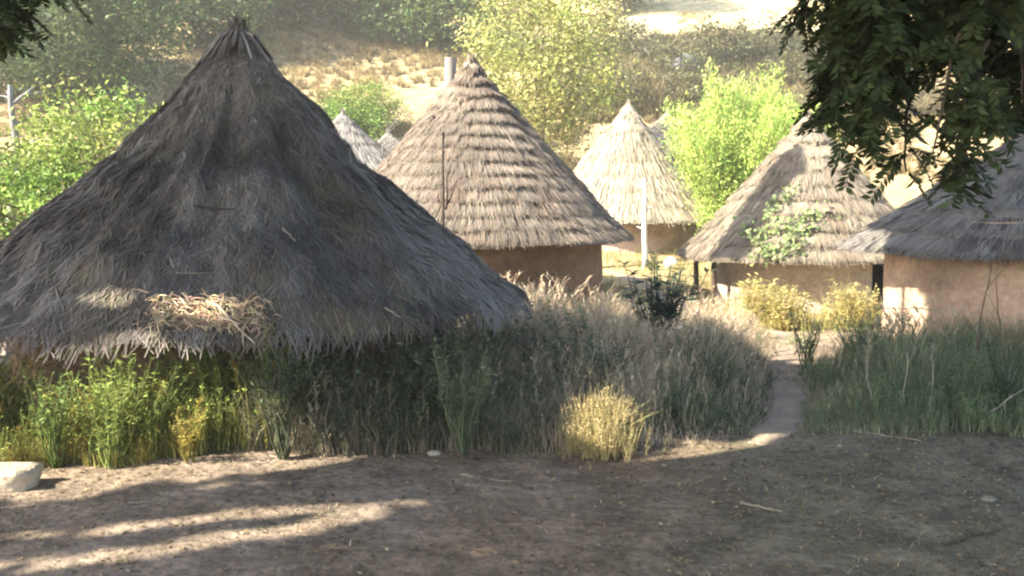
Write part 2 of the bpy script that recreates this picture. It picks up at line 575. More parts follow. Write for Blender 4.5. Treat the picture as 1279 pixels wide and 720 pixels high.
    MB().add(V, Q, (wc * (1 - .4 * mu) * (1 - .3 * np.clip(1 - (zz - zb) / .35 + .4 * vnoise(np.cos(th) * 6, np.sin(th) * 6, 1, seed), 0, 1))[..., None]).reshape(-1, 3)).build('wall', M_MUD, root, smooth=True)
    if posts:
        for k, a in enumerate(posts[1]):
            x, y = cx + posts[0] * math.cos(R(a)), cy + posts[0] * math.sin(R(a))
            pm = MB()
            tube(pm, wob((x, y, zb - .2), (x + .02, y, posts[2]), 6, .02, k), np.linspace(.075, .06, 6), np.array([.10, .075, .055]), 7)
            pm.build('support_post', M_BARK, root)
    return root, pt, tot


GREY = [(.12, .109, .105), (.255, .236, .225), (.19, .165, .12)]
big, big_pt, big_tot = hut('largest hut in the village, shaded dark grey shaggy thatch sweeping low over tall weeds', -3.5, 13, 0.0,
    [(.11, 4.62), (.26, 4.4), (.5, 4.1), (1.06, 3.46), (1.42, 2.97), (2.05, 2.45), (2.68, 2.0), (3.3, 1.49), (3.64, 1.19)],
    2.75, 1.7, GREY, (.2, .13, .085), 60000, seed=3, bumps=.15, straw=(.1, .34), sw=(.007, .018), jit=.4, fringe=5000, ridge=.2, contrast=2.2, capc=(.24, .225, .22))
BROWN = [(.165, .14, .115), (.24, .205, .17), (.19, .15, .12)]
mid, mid_pt, mid_tot = hut('sunlit brown hut with tall pointed roof of ragged stepped thatch tiers', -.88, 22, .42,
    [(.04, 5.5), (.24, 5.22), (.6, 4.76), (1.25, 3.95), (2.0, 3.1), (2.8, 2.25), (3.45, 1.6)],
    2.85, 2.1, BROWN, (.25, .165, .115), 42000, tiers=14, step=.085, seed=11, bumps=.07, straw=(.2, .42), sw=(.005, .012), jit=.1, fringe=3600, capc=(.36, .31, .25))
PALE = [(.2, .17, .13), (.285, .245, .19), (.18, .145, .11)]
vine_h, vine_pt, vine_tot = hut('pale thatched hut with green creeper on its roof and posts under the eave', 7.02, 24, -.12,
    [(.04, 4.5), (.3, 4.16), (.75, 3.6), (1.4, 2.83), (2.1, 2.05), (2.97, 1.15)],
    2.15, 1.7, PALE, (.6, .5, .42), 32000, tiers=10, step=.08, seed=23, bumps=.06, straw=(.2, .45), sw=(.005, .012), jit=.1, fringe=3000,
    posts=(2.6, (203, 345, 20, 70, 120, 160), 1.25), door=(296, 322, 1.12))
GREY2 = [(.16, .148, .14), (.25, .235, .215), (.17, .145, .12)]
side_h, side_pt, side_tot = hut('hut with orange brown mud wall at the far right, cut off by the frame edge', 8.6, 16, .25,
    [(.07, 4.0), (.25, 3.75), (.8, 3.25), (1.6, 2.72), (2.4, 2.2), (3.2, 1.66)],
    2.47, 2.15, GREY2, (.56, .405, .30), 20000, tiers=7, step=.06, seed=31, bumps=.06, straw=(.2, .45), sw=(.005, .012), jit=.12, fringe=3000)
CREAM = [(.31, .27, .2), (.38, .335, .255), (.26, .22, .165)]
far_h, far_pt, _ = hut('distant cream roofed hut glowing in the sun between the stepped roof and bright bush', 3.68, 32, .85,
    [(.03, 5.55), (.3, 5.17), (.75, 4.6), (1.6, 3.5), (2.4, 2.6), (3.15, 1.85)],
    2.45, 2.5, CREAM, (.55, .42, .36), 9000, tiers=8, step=.06, seed=41, bumps=.05, sw=(.012, .025), jit=.1, fringe=1600)
g_ = float(hz(-6.4, 38))
hut('small far hut with pale grey roof peeping over the right slope of the largest roof', -6.35, 38, g_,
    [(.03, g_ + 2.6), (.3, g_ + 2.3), (1.0, g_ + 1.6), (1.9, g_ + .9), (2.7, g_ + .3)], 2.1, g_ + .7,
    [(.19, .18, .165), (.26, .245, .225), (.16, .145, .13)], (.4, .3, .22), 6000, tiers=6, step=.05, seed=51, bumps=.05, sw=(.014, .03), jit=.1, fringe=1200)
g_ = float(hz(-4.9, 40))
hut('tiny far hut tip between the small pale grey roof and the stepped roof', -4.9, 40, g_,
    [(.03, g_ + 1.75), (.3, g_ + 1.5), (1.0, g_ + 1.0), (1.7, g_ + .5), (2.2, g_ + .15)], 1.7, g_ + .5,
    [(.19, .175, .155), (.26, .24, .21), (.16, .145, .125)], (.4, .3, .22), 4000, tiers=5, step=.05, seed=57, bumps=.05, sw=(.014, .03), jit=.1, fringe=900)
g_ = float(hz(6.6, 43))
hut('farthest hut, only its pale roof tip showing beside the bright green bush', 6.6, 43, g_,
    [(.03, g_ + 2.35), (.3, g_ + 2.08), (1.0, g_ + 1.5), (1.9, g_ + .9), (2.4, g_ + .5)], 1.9, g_ + .9,
    CREAM, (.4, .3, .22), 5000, tiers=6, step=.05, seed=53, bumps=.05, sw=(.014, .03), jit=.1, fringe=1000)


# things lying on the large roof
def on_roof(pt, cx, cy, x, z_guess_py=None): pass


def roof_find(pt, px, py):
    """surface point of a roof seen at pixel"""
    s, th = np.meshgrid(np.linspace(.02, 1, 120), np.linspace(np.pi, 2 * np.pi, 240), indexing='ij')
    P, N = pt(s, th)
    y, dz = P[..., 1], P[..., 2] - CH
    fwd = y * CP - dz * SP
    u = 639.5 + F * P[..., 0] / fwd
    v = 359.5 - F * (y * SP + dz * CP) / fwd
    k = np.argmin((u - px) ** 2 + (v - py) ** 2)
    k = np.unravel_index(k, u.shape)
    return P[k], N[k]


def stick(name, p0, p1, rad, c, label, cat='stick', group=None, amp=.03, twigs=0, seed=0, material=None):
    p0, p1 = np.asarray(p0, float), np.asarray(p1, float)
    mb = MB()
    P = wob(p0, p1, 9, amp, seed)
    tube(mb, P, np.linspace(rad, rad * .5, 9), c, 6)
    L = np.linalg.norm(p1 - p0)
    for k in range(twigs):
        t = rng.uniform(.35, .9)
        b = P[int(t * 8)]
        dirv = (p1 - p0) / L + rng.normal(0, .5, 3)
        tube(mb, wob(b, b + dirv * L * rng.uniform(.12, .3), 5, .05, seed + k), np.linspace(rad * .5, rad * .2, 5), c, 5)
    return tag(mb.build(name, material or M_WOOD, loc=tuple(p0)), label, cat, group)


for (a, b, r_, lab) in [((243, 262), (292, 267), .014, 'pale dry stick lying across the large dark roof halfway up'),
                        ((352, 288), (368, 306), .013, 'short pale twig caught on the large roof near a reddish patch'),
                        ((205, 212), (262, 240), .016, 'dark crooked stick lying on the left slope of the large roof'),
                        ((478, 386), (500, 408), .012, 'short thin twig on the lower right thatch of the large roof'),
                        ((220, 346), (262, 347), .012, 'thin grey stick resting above the loose straw on the large roof')]:
    pa, na_ = roof_find(big_pt, *a)
    pb, nb_ = roof_find(big_pt, *b)
    stick('stick', pa + na_ * .05, pb + nb_ * .05, r_, (.27, .24, .21) if 'dark' not in lab else (.06, .055, .05), lab, amp=.05, group='sticks lying on the large roof')

mb = MB()
for k in range(900):
    px, py = rng.uniform(195, 322), rng.uniform(376, 410)
    py = py + (px - 255) * .05
    p, nn = (None, None)
    if k % 6 == 0:
        base = roof_find(big_pt, px, py)
    p, nn = base
    p = p + nn * rng.uniform(.02, .07) + rng.normal(0, .08, 3) * np.array([1, .4, .35])
    d = rng.normal(0, 1, 3) * np.array([1, .4, .5]) + np.array([.2, -.3, -.6])
    d /= np.linalg.norm(d)
    L = rng.uniform(.06, .18)
    tube(mb, [p, p + d * L * .5 + nn * .02, p + d * L], [.005, .006, .003], cv((.48, .38, .27), 1, .3)[0], 3, False)
tag(mb.build('straw_bundle', M_STRAW, loc=tuple(roof_find(big_pt, 258, 395)[0])), 'loose tangle of pale dry straw lying on the eave of the large dark roof', 'straw')
pa, n1 = roof_find(big_pt, 268, 385)
stick('stick', pa + n1 * .1, at(318, 428, 9.25), .012, (.5, .42, .32), 'slender pale stick hanging off the large roof eave beside the loose straw', amp=.05, twigs=2, seed=5, group='sticks lying on the large roof')


# creeper on the pale hut
def creeper():
    root = empty('creeper_vine', tuple(roof_find(vine_pt, 960, 320)[0]), 'leafy green creeper spreading over the pale hut roof', 'creeper')
    sm, lm = MB(), MB()
    runs = [[(955, 330), (950, 300), (962, 275), (975, 252), (995, 235)], [(950, 300), (975, 290), (1005, 275), (1030, 268)], [(955, 320), (985, 305), (1000, 290), (1018, 280)], [(948, 310), (935, 292), (930, 285)], [(960, 325), (990, 318), (1005, 312)]]
    for k, rn in enumerate(runs):
        P = []
        for a, b in zip(rn[:-1], rn[1:]):
            for t in (0, .33, .67):
                p, nn = roof_find(vine_pt, a[0] + (b[0] - a[0]) * t, a[1] + (b[1] - a[1]) * t)
                P.append(p + nn * .08)
        P = np.array(P)
        tube(sm, P, .014, (.12, .13, .06), 5)
        m = 150 if k < 3 else 60
        q = P[rng.integers(0, len(P), m)] + rng.normal(0, .13, (m, 3)) * np.array([1, .4, .8]) + np.array([0, -.06, .05])
        D = rng.normal(0, 1, (m, 3)); D[:, 2] -= .5
        leaves(lm, q, rng.uniform(.07, .13, m), cv((.22, .28, .12), m, .35), .85, D, rng.normal(0, .5, (m, 3)) + np.array([-.3, -.8, .8]))
    sm.build('stem', M_BARK, root)
    lm.build('leaves', M_LEAF, root)


creeper()


# ------------------------------------------------------------------ plants
def crown_leaves(mb, ctr, rad, nclump, per, size, c, spread=.35, droop=.3, aspect=.45, hollow=.5, cvar=.22):
    ctr, rad = np.asarray(ctr, float), np.asarray(rad, float)
    d = rng.normal(0, 1, (nclump, 3))
    d /= np.linalg.norm(d, axis=1)[:, None]
    rr = hollow + (1.08 - hollow) * rng.uniform(0, 1, nclump) ** .8
    lump = 1 + .28 * vnoise(d[:, 0] * 2 + ctr[0], d[:, 1] * 2, d[:, 2] * 2, 5)
    cc = ctr + d * rr[:, None] * rad * lump[:, None]
    sp = spread * rad.mean() * rng.uniform(.5, 1.2, nclump)
    P = cc.repeat(per, 0) + rng.normal(0, 1, (nclump * per, 3)) * sp.repeat(per)[:, None] * .55 * np.array([1, 1, .75])
    C = cv(c, nclump, cvar, .08).repeat(per, 0) * np.exp(rng.normal(0, .18, (nclump * per, 1)))
    leaves(mb, P, rng.uniform(.6, 1.3, len(P)) * size, C, aspect, droop=droop)
    return cc


def make_tree(label, cat, h, cr, leaf, c, nclump=70, per=45, trunk_r=.14, trunk_c=(.16, .13, .10), base=.35, group=None, name='tree', cvar=.22, squash=1.0, droop=.3, aspect=.45, lm_=None):
    root = empty(name, (0, 0, 0), label, cat, group)
    tm, cm = MB(), MB()
    rz = (h * (1 - base)) / 2 * squash
    ctr = np.array([0, 0, h - rz])
    cc = crown_leaves(cm, ctr, (cr, cr, rz), nclump, per, leaf, c, cvar=cvar, droop=droop, aspect=aspect)
    tr = wob((0, 0, -.3), (rng.normal(0, .2), rng.normal(0, .2), h * .72), 9, .05, int(h * 10))
    tube(tm, tr, np.linspace(trunk_r, trunk_r * .35, 9), trunk_c, 8)
    for k in rng.choice(nclump, min(14, nclump), replace=False):
        b = tr[rng.integers(3, 8)]
        tube(tm, wob(b, cc[k], 6, .08, k), np.linspace(trunk_r * .4, trunk_r * .1, 6), trunk_c, 5)
    tm.build('trunk', M_BARK, root)
    cm.build('crown', lm_ or M_LEAF, root)
    return root


def place(o, x, y, rz=0., s=1., sz=None, dz=0.):
    o.location = (x, y, float(hz(x, y)) + dz)
    o.rotation_euler = (0, 0, rz)
    o.scale = (s, s, sz or s)
    return o


def dup(src, label, x, y, rz, s, sz=None):
    c = copy_tree(src)
    c['label'] = label
    return place(c, x, y, rz, s, sz)


def px_x(px, Y): return (px - 639.5) / F * Y


# large dark trees along the top of the hill
G_H = 'trees on the hillside'
dark = make_tree('broad dark green tree above the leafy shrubs, left of the large roof peak', 'tree', 9, 4.4, .27, (.065, .105, .036), 260, 85, .2, group=G_H, base=.15)
place(dark, px_x(105, 45), 45, .4, .95)
dark2 = make_tree('dark tree directly behind the peak of the largest hut', 'tree', 7.5, 4.2, .36, (.08, .12, .04), 200, 60, .2, group=G_H, base=.08)
place(dark2, px_x(250, 59), 59, 1, 1.0)
lite = make_tree('sunlit yellow green tree right behind the stepped roof peak', 'tree', 8.0, 2.9, .18, (.25, .27, .085), 200, 75, .15, group=G_H, base=.2, cvar=.35)
place(lite, px_x(680, 38), 38, .2, 1.0, 1.0)
dup(dark, 'tall dark tree at the top left corner behind the pale trunk', px_x(15, 48), 48, 2.2, .95)
dup(dark2, 'dark tree with trailing pale branches just right of the largest roof peak', px_x(355, 64), 64, 3.0, 1.0)
dup(dark, 'green tree at the top edge between the two nearest roof peaks', px_x(450, 64), 64, 4.1, .9)
dup(dark2, 'olive tree at the top edge directly above the stepped roof peak', px_x(548, 62), 62, 5.0, .9)
dup(dark, 'dark tree at the top edge above the olive scrub slope', px_x(775, 70), 70, .9, .8)
dup(dark2, 'tree at the top edge beside the bright upper field', px_x(880, 78), 78, 2.5, .8)
dup(dark, 'dark tree on the skyline behind the hanging leafy branches', px_x(1120, 74), 74, 1.7, .9)
dup(dark2, 'tree far behind the orange walled hut, seen through the hanging leaves', px_x(1240, 66), 66, .3, .9)
dup(dark2, 'low dark tree between the tan slope and the leafy shrubs', px_x(75, 52), 52, 2.9, .8)

# bright feathery bush
def feathery_bush():
    X, Y = px_x(926, 29), 29
    z = float(hz(X, Y))
    root = empty('feathery_bush', (X, Y, z), 'bright lime green feathery bush rising behind the pale creeper hut', 'bush')
    tm, cm = MB(), MB()
    for k in range(80):
        a = rng.uniform(0, 2 * np.pi)
        rr = 1.75 * math.sqrt(rng.uniform(0, 1))
        base = np.array([X, Y, z]) + np.array([math.cos(a), math.sin(a), 0]) * rng.uniform(0, .5)
        top = np.array([X + math.cos(a) * min(rr, 1.75) * 1.5 + .12, Y + math.sin(a) * rr, z + max(2.4, 5.25 - rr ** 2 * .5 + rng.normal(0, .28))])
        P = wob(base, top, 10, .05, k)
        tube(tm, P, np.linspace(.04, .008, 10), (.2, .17, .08), 5, False)
        m = 800
        t = rng.uniform(.16, 1.0, m)
        q = P[0] + (P[-1] - P[0]) * t[:, None]
        i = np.clip((t * 9).astype(int), 0, 8)
        q = P[i] + (P[i + 1] - P[i]) * (t * 9 - i)[:, None]
        q = q + rng.normal(0, .28, (m, 3)) * (1.15 - .7 * t[:, None])
        D = rng.normal(0, .7, (m, 3)); D[:, 2] += .8
        leaves(cm, q, rng.uniform(.08, .18, m), cv((.40, .52, .14), m, .28), .22, D)
    tm.build('stems', M_BARK, root)
    cm.build('foliage', M_LEAF, root)


feathery_bush()

# leafy shrubs on the left and other bushes
G_S = 'leafy shrubs behind the huts'
shr = make_tree('big sunlit leafy shrub with orange tinted top, left of the large roof', 'shrub', 3.6, 1.75, .14, (.2, .26, .065), 190, 62, .06, base=.05, name='shrub', group=G_S, cvar=.35)
place(shr, px_x(120, 23), 23, .5, 1.0, 1.0, .25)
shr2 = make_tree('low bright green shrub at the left edge above the white lit ground', 'shrub', 2.2, 1.55, .12, (.17, .26, .06), 150, 62, .05, base=.02, name='shrub', group=G_S, cvar=.35)
place(shr2, px_x(15, 21.5), 21.5, 1.5, 1.05)
dup(shr2, 'pale green shrub touching the left slope of the large roof', px_x(185, 21), 21, 3.0, .95)
dup(shr, 'yellow green bush on the slope left of the stepped roof', px_x(455, 46), 46, .9, .95, .62)
dup(shr2, 'bush directly behind the small pale grey far roof', px_x(425, 44), 44, 2.0, 1.2, .9)
scrub = make_tree('dark olive bush on the slope above the cream roofed hut', 'bush', 2.0, 1.7, .17, (.12, .125, .06), 60, 50, .05, base=.0, name='bush', group='scrub bushes on the right slope')
place(scrub, px_x(775, 50), 50, 0, 1.1)
k = 0
for px, Y, s, lab in [(715, 52, 1.1, 'olive bush right of the sunlit yellow green tree'), (835, 55, 1.0, 'scrub bush just below the pale boulder'),
                      (800, 58, 1.0, 'scrub bush up the slope left of the pale boulder'), (900, 57, 1.25, 'scrub bush on the slope right of the pale boulder'),
                      (960, 58, 1.2, 'scrub bush over the right shoulder of the bright feathery bush'), (755, 61, 1.2, 'dark bush under the reddish bank at the top of the slope'),
                      (860, 51, 1.0, 'scrub bush peeping over the top of the bright feathery bush'), (1000, 54, 1.1, 'scrub bush between the feathery bush and the hanging leaves')]:
    k += 1
    dup(scrub, lab, px_x(px, Y), Y, k * 1.3, s)

# ------------------------------------------------------------------ herbs and weeds
def herb(h=1.0, n=26, c=(.1, .15, .05), leaf=.13, asp=.4, stems=3, up=.5, flower=None, tmin=.12):
    mb = MB()
    for k in range(stems):
        a = rng.uniform(0, 2 * np.pi)
        top = np.array([math.cos(a) * .22 * (k > 0), math.sin(a) * .22 * (k > 0), h * rng.uniform(.75, 1)])
        P = wob((0, 0, 0), top, 6, .06, rng.integers(0, 99))
        tube(mb, P, np.linspace(.009, .003, 6), np.array(c) * .9, 3, False)
        m = n // stems
        t = np.sort(rng.uniform(tmin, 1, m))
        i = np.clip((t * 5).astype(int), 0, 4)
        q = P[i] + (P[i + 1] - P[i]) * (t * 5 - i)[:, None]
        az = np.arange(m) * 2.4 + a
        D = np.stack([np.cos(az), np.sin(az), np.full(m, up) + rng.normal(0, .3, m)], 1)
        leaves(mb, q, leaf * rng.uniform(.6, 1.2, m) * (1.15 - .5 * t), cv(c, m, .25), asp, D, np.array([[0, 0, 1.]]).repeat(m, 0) + rng.normal(0, .3, (m, 3)))
    if flower is not None:
        leaves(mb, top + rng.normal(0, .03, (8, 3)), .04, cv(flower, 8, .1), .8)
    return mb.data()


def feather(h=1.0, c=(.3, .24, .17)):
    """a dry grass stem with a loose seed head"""
    mb = MB()
    a = rng.uniform(0, 2 * np.pi)
    top = np.array([math.cos(a) * .22, math.sin(a) * .22, h])
    P = wob((0, 0, 0), top, 6, .05, rng.integers(0, 99))
    tube(mb, P, np.linspace(.005, .002, 6), c, 3, False)
    m = 16
    t = rng.uniform(.6, 1.0, m)
    q = top * t[:, None]
    D = rng.normal(0, .5, (m, 3)) + top / h
    leaves(mb, q, rng.uniform(.06, .14, m), cv(c, m, .2), .12, D)
    b = 5
    blades(mb, np.zeros((b, 3)), rng.uniform(.4, .8, b) * h, np.full(b, .009), rng.uniform(.2, .6, b), cv(c, b, .2))
    return mb.data()


def sample(n, fn_xy, keep):
    out = []
    tot = 0
    while tot < n:
        p = fn_xy(n)
        p = p[keep(p[:, 0], p[:, 1])]
        out.append(p); tot += len(p)
    p = np.concatenate(out)[:n]
    return np.concatenate([p, hz(p[:, 0], p[:, 1])[:, None]], 1)


def box(x0, x1, y0, y1):
    return lambda n: np.stack([rng.uniform(x0, x1, n), rng.uniform(y0, y1, n)], 1)


def clear_huts(x, y):
    ok = np.ones(len(x), bool)
    for (cx, cy, r) in ((-3.5, 13, 2.8), (-.88, 22, 2.95), (7.02, 24, 2.3), (8.6, 16, 2.55), (3.68, 32, 2.6)):
        ok &= np.hypot(x - cx, y - cy) > r
    return ok


def edge(x, y, back=0.0):
    return y > front(x) + back + .22 * vnoise(x * 1.7, y * 1.7, 0, 77) + .1 * vnoise(x * 5, y * 5, 0, 78)


H_GREEN = [herb(1, 40, (.25, .30, .085), leaf=.10, asp=.35) for _ in range(5)]
H_YEL = [herb(1, 40, (.42, .35, .09), leaf=.10, asp=.3) for _ in range(3)]
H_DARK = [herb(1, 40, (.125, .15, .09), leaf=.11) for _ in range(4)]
H_D = [herb(1, 54, (.185, .25, .13), leaf=.085, asp=.35) for _ in range(5)]
FE = [feather(1, (.58, .47, .35)) for _ in range(4)]
FE2 = [feather(1, (.32, .28, .19)) for _ in range(3)]


def taper(P): return np.where(P[:, 0] < -.3, np.clip(.5 + (P[:, 1] - front(P[:, 0])) * 1.0, .45, 1), np.clip(.32 + (P[:, 1] - front(P[:, 0])) * .34, .3, 1)) * np.clip(.35 + (pathd(P[:, 0], P[:, 1]) - .3) * .9, .35, 1)


def weeds(label, name, n_herb, n_blade, region, keep, hr, protos, bc, cat='weeds', n_f=0, fe=FE, bw=(.006, .014), lean=(.12, .95), tip=None):
    mb = MB()
    if n_herb:
        P = sample(n_herb, region, keep)
        hh = rng.uniform(*hr, len(P)) * (.78 + .45 * vnoise(P[:, 0] * 1.3, P[:, 1] * 1.3, 0, 90) + .25 * vnoise(P[:, 0] * 4, P[:, 1] * 4, 0, 95)) * taper(P)
        scatter(mb, protos, P, rng.uniform(0, 6.28, len(P)), np.stack([hh * 1.1, hh], 1), np.exp(rng.normal(0, .2, (len(P), 1))) * np.ones((1, 3)))
    if n_f:
        P = sample(n_f, region, keep)
        hh = rng.uniform(*hr, len(P)) * (.85 + .45 * vnoise(P[:, 0] * .9, P[:, 1] * .9, 0, 91)) * taper(P)
        scatter(mb, fe, P, rng.uniform(0, 6.28, len(P)), np.stack([hh, hh], 1), np.exp(rng.normal(0, .25, (len(P), 1))) * np.ones((1, 3)))
    if n_blade:
        P = sample(n_blade, region, keep)
        hh = rng.uniform(.35, 1, len(P)) * hr[1] * (.75 + .5 * vnoise(P[:, 0] * 1.2, P[:, 1] * 1.2, 0, 92)) * taper(P)
        k = np.clip(.5 + .9 * fbm(P[:, 0] * .8, P[:, 1] * .8, 0, 2, 93), 0, 1)[:, None]
        C = (np.array(bc[0]) * (1 - k) + np.array(bc[1]) * k) * np.exp(rng.normal(0, .3, (len(P), 1)))
        blades(mb, P, hh, rng.uniform(*bw, len(P)), rng.uniform(*lean, len(P)), C, tipc=tip)
    o = mb.build(name, M_GRASS)
    tag(o, label, cat, kind='stuff')
    return o


def keepA(x, y): return edge(x, y) & clear_huts(x, y)


weeds('tall green and yellow weeds in front of the large hut', 'weeds', 560, 2600, box(-7.0, -2.3, 8.5, 10.1), keepA, (.75, 1.2), H_GREEN + H_YEL[:1], ((.24, .27, .085), (.38, .32, .11)))
weeds('low yellowing weeds along the dirt edge on the left', 'weeds', 380, 1600, box(-6.0, -2.5, 8.4, 9.3), keepA, (.3, .8), H_YEL + H_GREEN[:1], ((.42, .34, .1), (.3, .27, .09)))
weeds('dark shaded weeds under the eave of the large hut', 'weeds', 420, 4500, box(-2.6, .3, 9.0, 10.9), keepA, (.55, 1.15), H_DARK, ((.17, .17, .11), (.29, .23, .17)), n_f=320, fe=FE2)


def keepC(x, y): return edge(x, y) & clear_huts(x, y) & (pathd(x, y) > .24 + .16 * vnoise(x * 3, y * 3, 0, 66) + .08 * vnoise(x * 11, y * 11, 0, 67)) & (x < np.interp(y, [9, 12, 15, 19], [2.7, 3.2, 4.2, 4.8]))


weeds('dry pinkish grass and weeds filling the middle ground', 'dry_grass', 280, 17000, box(-.6, 4.6, 9.5, 18.2), keepC, (.45, .9), H_DARK[:1] + H_D, ((.55, .45, .335), (.42, .38, .25)), cat='grass', n_f=3200, bw=(.005, .011), tip=(.5, .40, .29))
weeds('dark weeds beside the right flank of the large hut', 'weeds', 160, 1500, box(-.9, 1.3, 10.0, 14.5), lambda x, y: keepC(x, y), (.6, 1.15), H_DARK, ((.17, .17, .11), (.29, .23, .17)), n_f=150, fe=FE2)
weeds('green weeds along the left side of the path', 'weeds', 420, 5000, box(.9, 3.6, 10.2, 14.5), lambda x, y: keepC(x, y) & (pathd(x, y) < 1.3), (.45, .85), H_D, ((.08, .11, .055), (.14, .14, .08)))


def keepD(x, y): return edge(x, y) & clear_huts(x, y) & (pathd(x, y) > .24 + .16 * vnoise(x * 3, y * 3, 0, 66) + .08 * vnoise(x * 11, y * 11, 0, 67)) & (x > np.interp(y, [9, 12, 15, 19], [2.8, 3.3, 4.3, 5]))


weeds('dense green weeds to the right of the path', 'weeds', 2100, 12000, box(2.8, 9.5, 10.0, 14.2), keepD, (.45, 1.0), H_D, ((.17, .22, .12), (.28, .28, .17)), n_f=900, fe=FE2)
weeds('thin sunlit grass between the huts', 'dry_grass', 250, 9000, box(-1, 12, 18, 30), lambda x, y: clear_huts(x, y) & (pathd(x, y) > .35), (.15, .45), H_YEL + H_GREEN[:2], ((.34, .3, .12), (.2, .24, .08)), cat='grass')
weeds('sunlit grass behind the large hut', 'dry_grass', 250, 6000, box(-16, -4, 15.5, 30), lambda x, y: clear_huts(x, y) & (np.hypot(x + 3.5, y - 13) > 3.9), (.15, .5), H_YEL + H_GREEN[:2], ((.34, .3, .14), (.24, .26, .09)), cat='grass')

weeds('sparse short grass creeping onto the footpath', 'dry_grass', 60, 2600, box(2.2, 5.4, 10, 18), lambda x, y: (pathd(x, y) < .42) & (vnoise(x * 5, y * 5, 0, 68) > .05 - .8 * (pathd(x, y) - .2)), (.25, .4), H_D, ((.3, .28, .18), (.2, .23, .13)), cat='grass')

# hillside tufts
def hill_cover(label, name, n, region, keep, c0, c1, h, wd):
    P = sample(n, region, keep)
    tp = []
    for k in range(4):
        b = MB()
        blades(b, rng.normal(0, .12, (26, 3)) * np.array([1, 1, 0]), rng.uniform(.5, 1, 26), np.full(26, wd), rng.uniform(.2, .9, 26), cv((1, 1, 1), 26, .2))
        tp.append(b.data())
    mb = MB()
    kk = np.clip(.5 + fbm(P[:, 0] / 4, P[:, 1] / 4, 0, 3, 97), 0, 1)[:, None]
    cj = (np.array(c0) * (1 - kk) + np.array(c1) * kk) * np.exp(rng.normal(0, .25, (n, 1)))
    s = rng.uniform(h * .6, h * 1.3, n)
    scatter(mb, tp, P, rng.uniform(0, 6.28, n), np.stack([s * 1.3, s], 1), cj)
    tag(mb.build(name, M_GRASS), label, 'grass', kind='stuff')


hill_cover('dry ochre grass on the hillside', 'dry_grass', 9000, box(-34, 34, 34, 84), lambda x, y: (vnoise(x / 5, y / 5, 0, 12) > -.5) & ((x < 2) | (y < 60)), (.25, .19, .10), (.33, .26, .13), .55, .05)
hill_cover('pale gold grass on the bright upper field', 'dry_grass', 1800, box(2, 40, 62, 90), lambda x, y: vnoise(x / 3, y / 3, 0, 14) > .1, (.5, .42, .22), (.55, .48, .28), .4, .05)
hill_cover('olive scrub covering the right slope', 'scrub', 3600, box(3.2, 22, 49, 62.5), lambda x, y: (fbm(x / 3, y / 3, 0, 3, 15) > -.35), (.19, .18, .095), (.28, .235, .13), .8, .07)


# distinguishable plants
def plant(label, x, y, cat, protos_args, n, hr, rad, name, group=None, material=None, blade=0, bc=(.3, .3, .1), lean=(.3, .9)):
    z = float(hz(x, y))
    mb = MB()
    P = np.stack([x + rng.normal(0, rad, n), y + rng.normal(0, rad, n)], 1)
    P = np.concatenate([P, hz(P[:, 0], P[:, 1])[:, None]], 1)
    pr = [herb(*protos_args[0], **protos_args[1]) for _ in range(3)]
    hh = rng.uniform(*hr, n) * np.exp(-(np.hypot(P[:, 0] - x, P[:, 1] - y) / (rad * 2.6)) ** 2) if rad > .05 else rng.uniform(*hr, n)
    scatter(mb, pr, P, rng.uniform(0, 6.28, n), np.stack([hh * 1.2, hh], 1), np.exp(rng.normal(0, .15, (n, 1))) * np.ones((1, 3)), shear=.08)
    if blade:
        Q = np.stack([x + rng.normal(0, rad * .7, blade), y + rng.normal(0, rad * .7, blade)], 1)
        az = rng.uniform(0, 6.28, blade)
        Q = np.concatenate([Q, hz(Q[:, 0], Q[:, 1])[:, None]], 1)
        blades(mb, Q, rng.uniform(.3, .95, blade) * hr[1] * np.exp(-(np.hypot(Q[:, 0] - x, Q[:, 1] - y) / (rad * 2.4)) ** 2), rng.uniform(.004, .009, blade), rng.uniform(*lean, blade), cv(bc, blade, .3), az=az)
    return tag(mb.build(name, material or M_GRASS, loc=(x, y, z)), label, cat, group)


plant('rounded sunlit yellow green bush at the edge of the dirt', px_x(757, 9.55), 9.55, 'bush', ((1, 60), dict(c=(.46, .39, .2), leaf=.11, asp=.18, stems=6, up=.9)), 110, (.36, .74), .2, 'bush', blade=420, bc=(.5, .42, .19), lean=(.1, 1.1))
plant('slim dark bluish shrub standing above the pale grass in the middle', px_x(826, 15), 15, 'shrub', ((1, 44), dict(c=(.055, .075, .055), leaf=.13, asp=.45, stems=3)), 14, (1.4, 1.75), .13, 'shrub')
plant('small dark tuft of weeds at the foot of the white post', px_x(815, 27.6), 27.6, 'weed', ((1, 30), dict(c=(.05, .07, .035), leaf=.2)), 12, (.4, .6), .12, 'weed_plant')
plant('large golden yellow shrub under the creeper hut eave', px_x(955, 19.6), 19.6, 'shrub', ((1, 36), dict(c=(.48, .43, .18), leaf=.16, asp=.3, stems=4)), 80, (.8, 1.15), .5, 'shrub', blade=500, bc=(.5, .44, .14))
plant('smaller golden shrub beside the orange walled hut', px_x(1062, 19.2), 19.2, 'shrub', ((1, 36), dict(c=(.46, .40, .18), leaf=.16, asp=.3, stems=4)), 50, (.7, 1.05), .38, 'shrub', blade=300, bc=(.5, .42, .14))
G_W = 'tall weed plants among the grass'
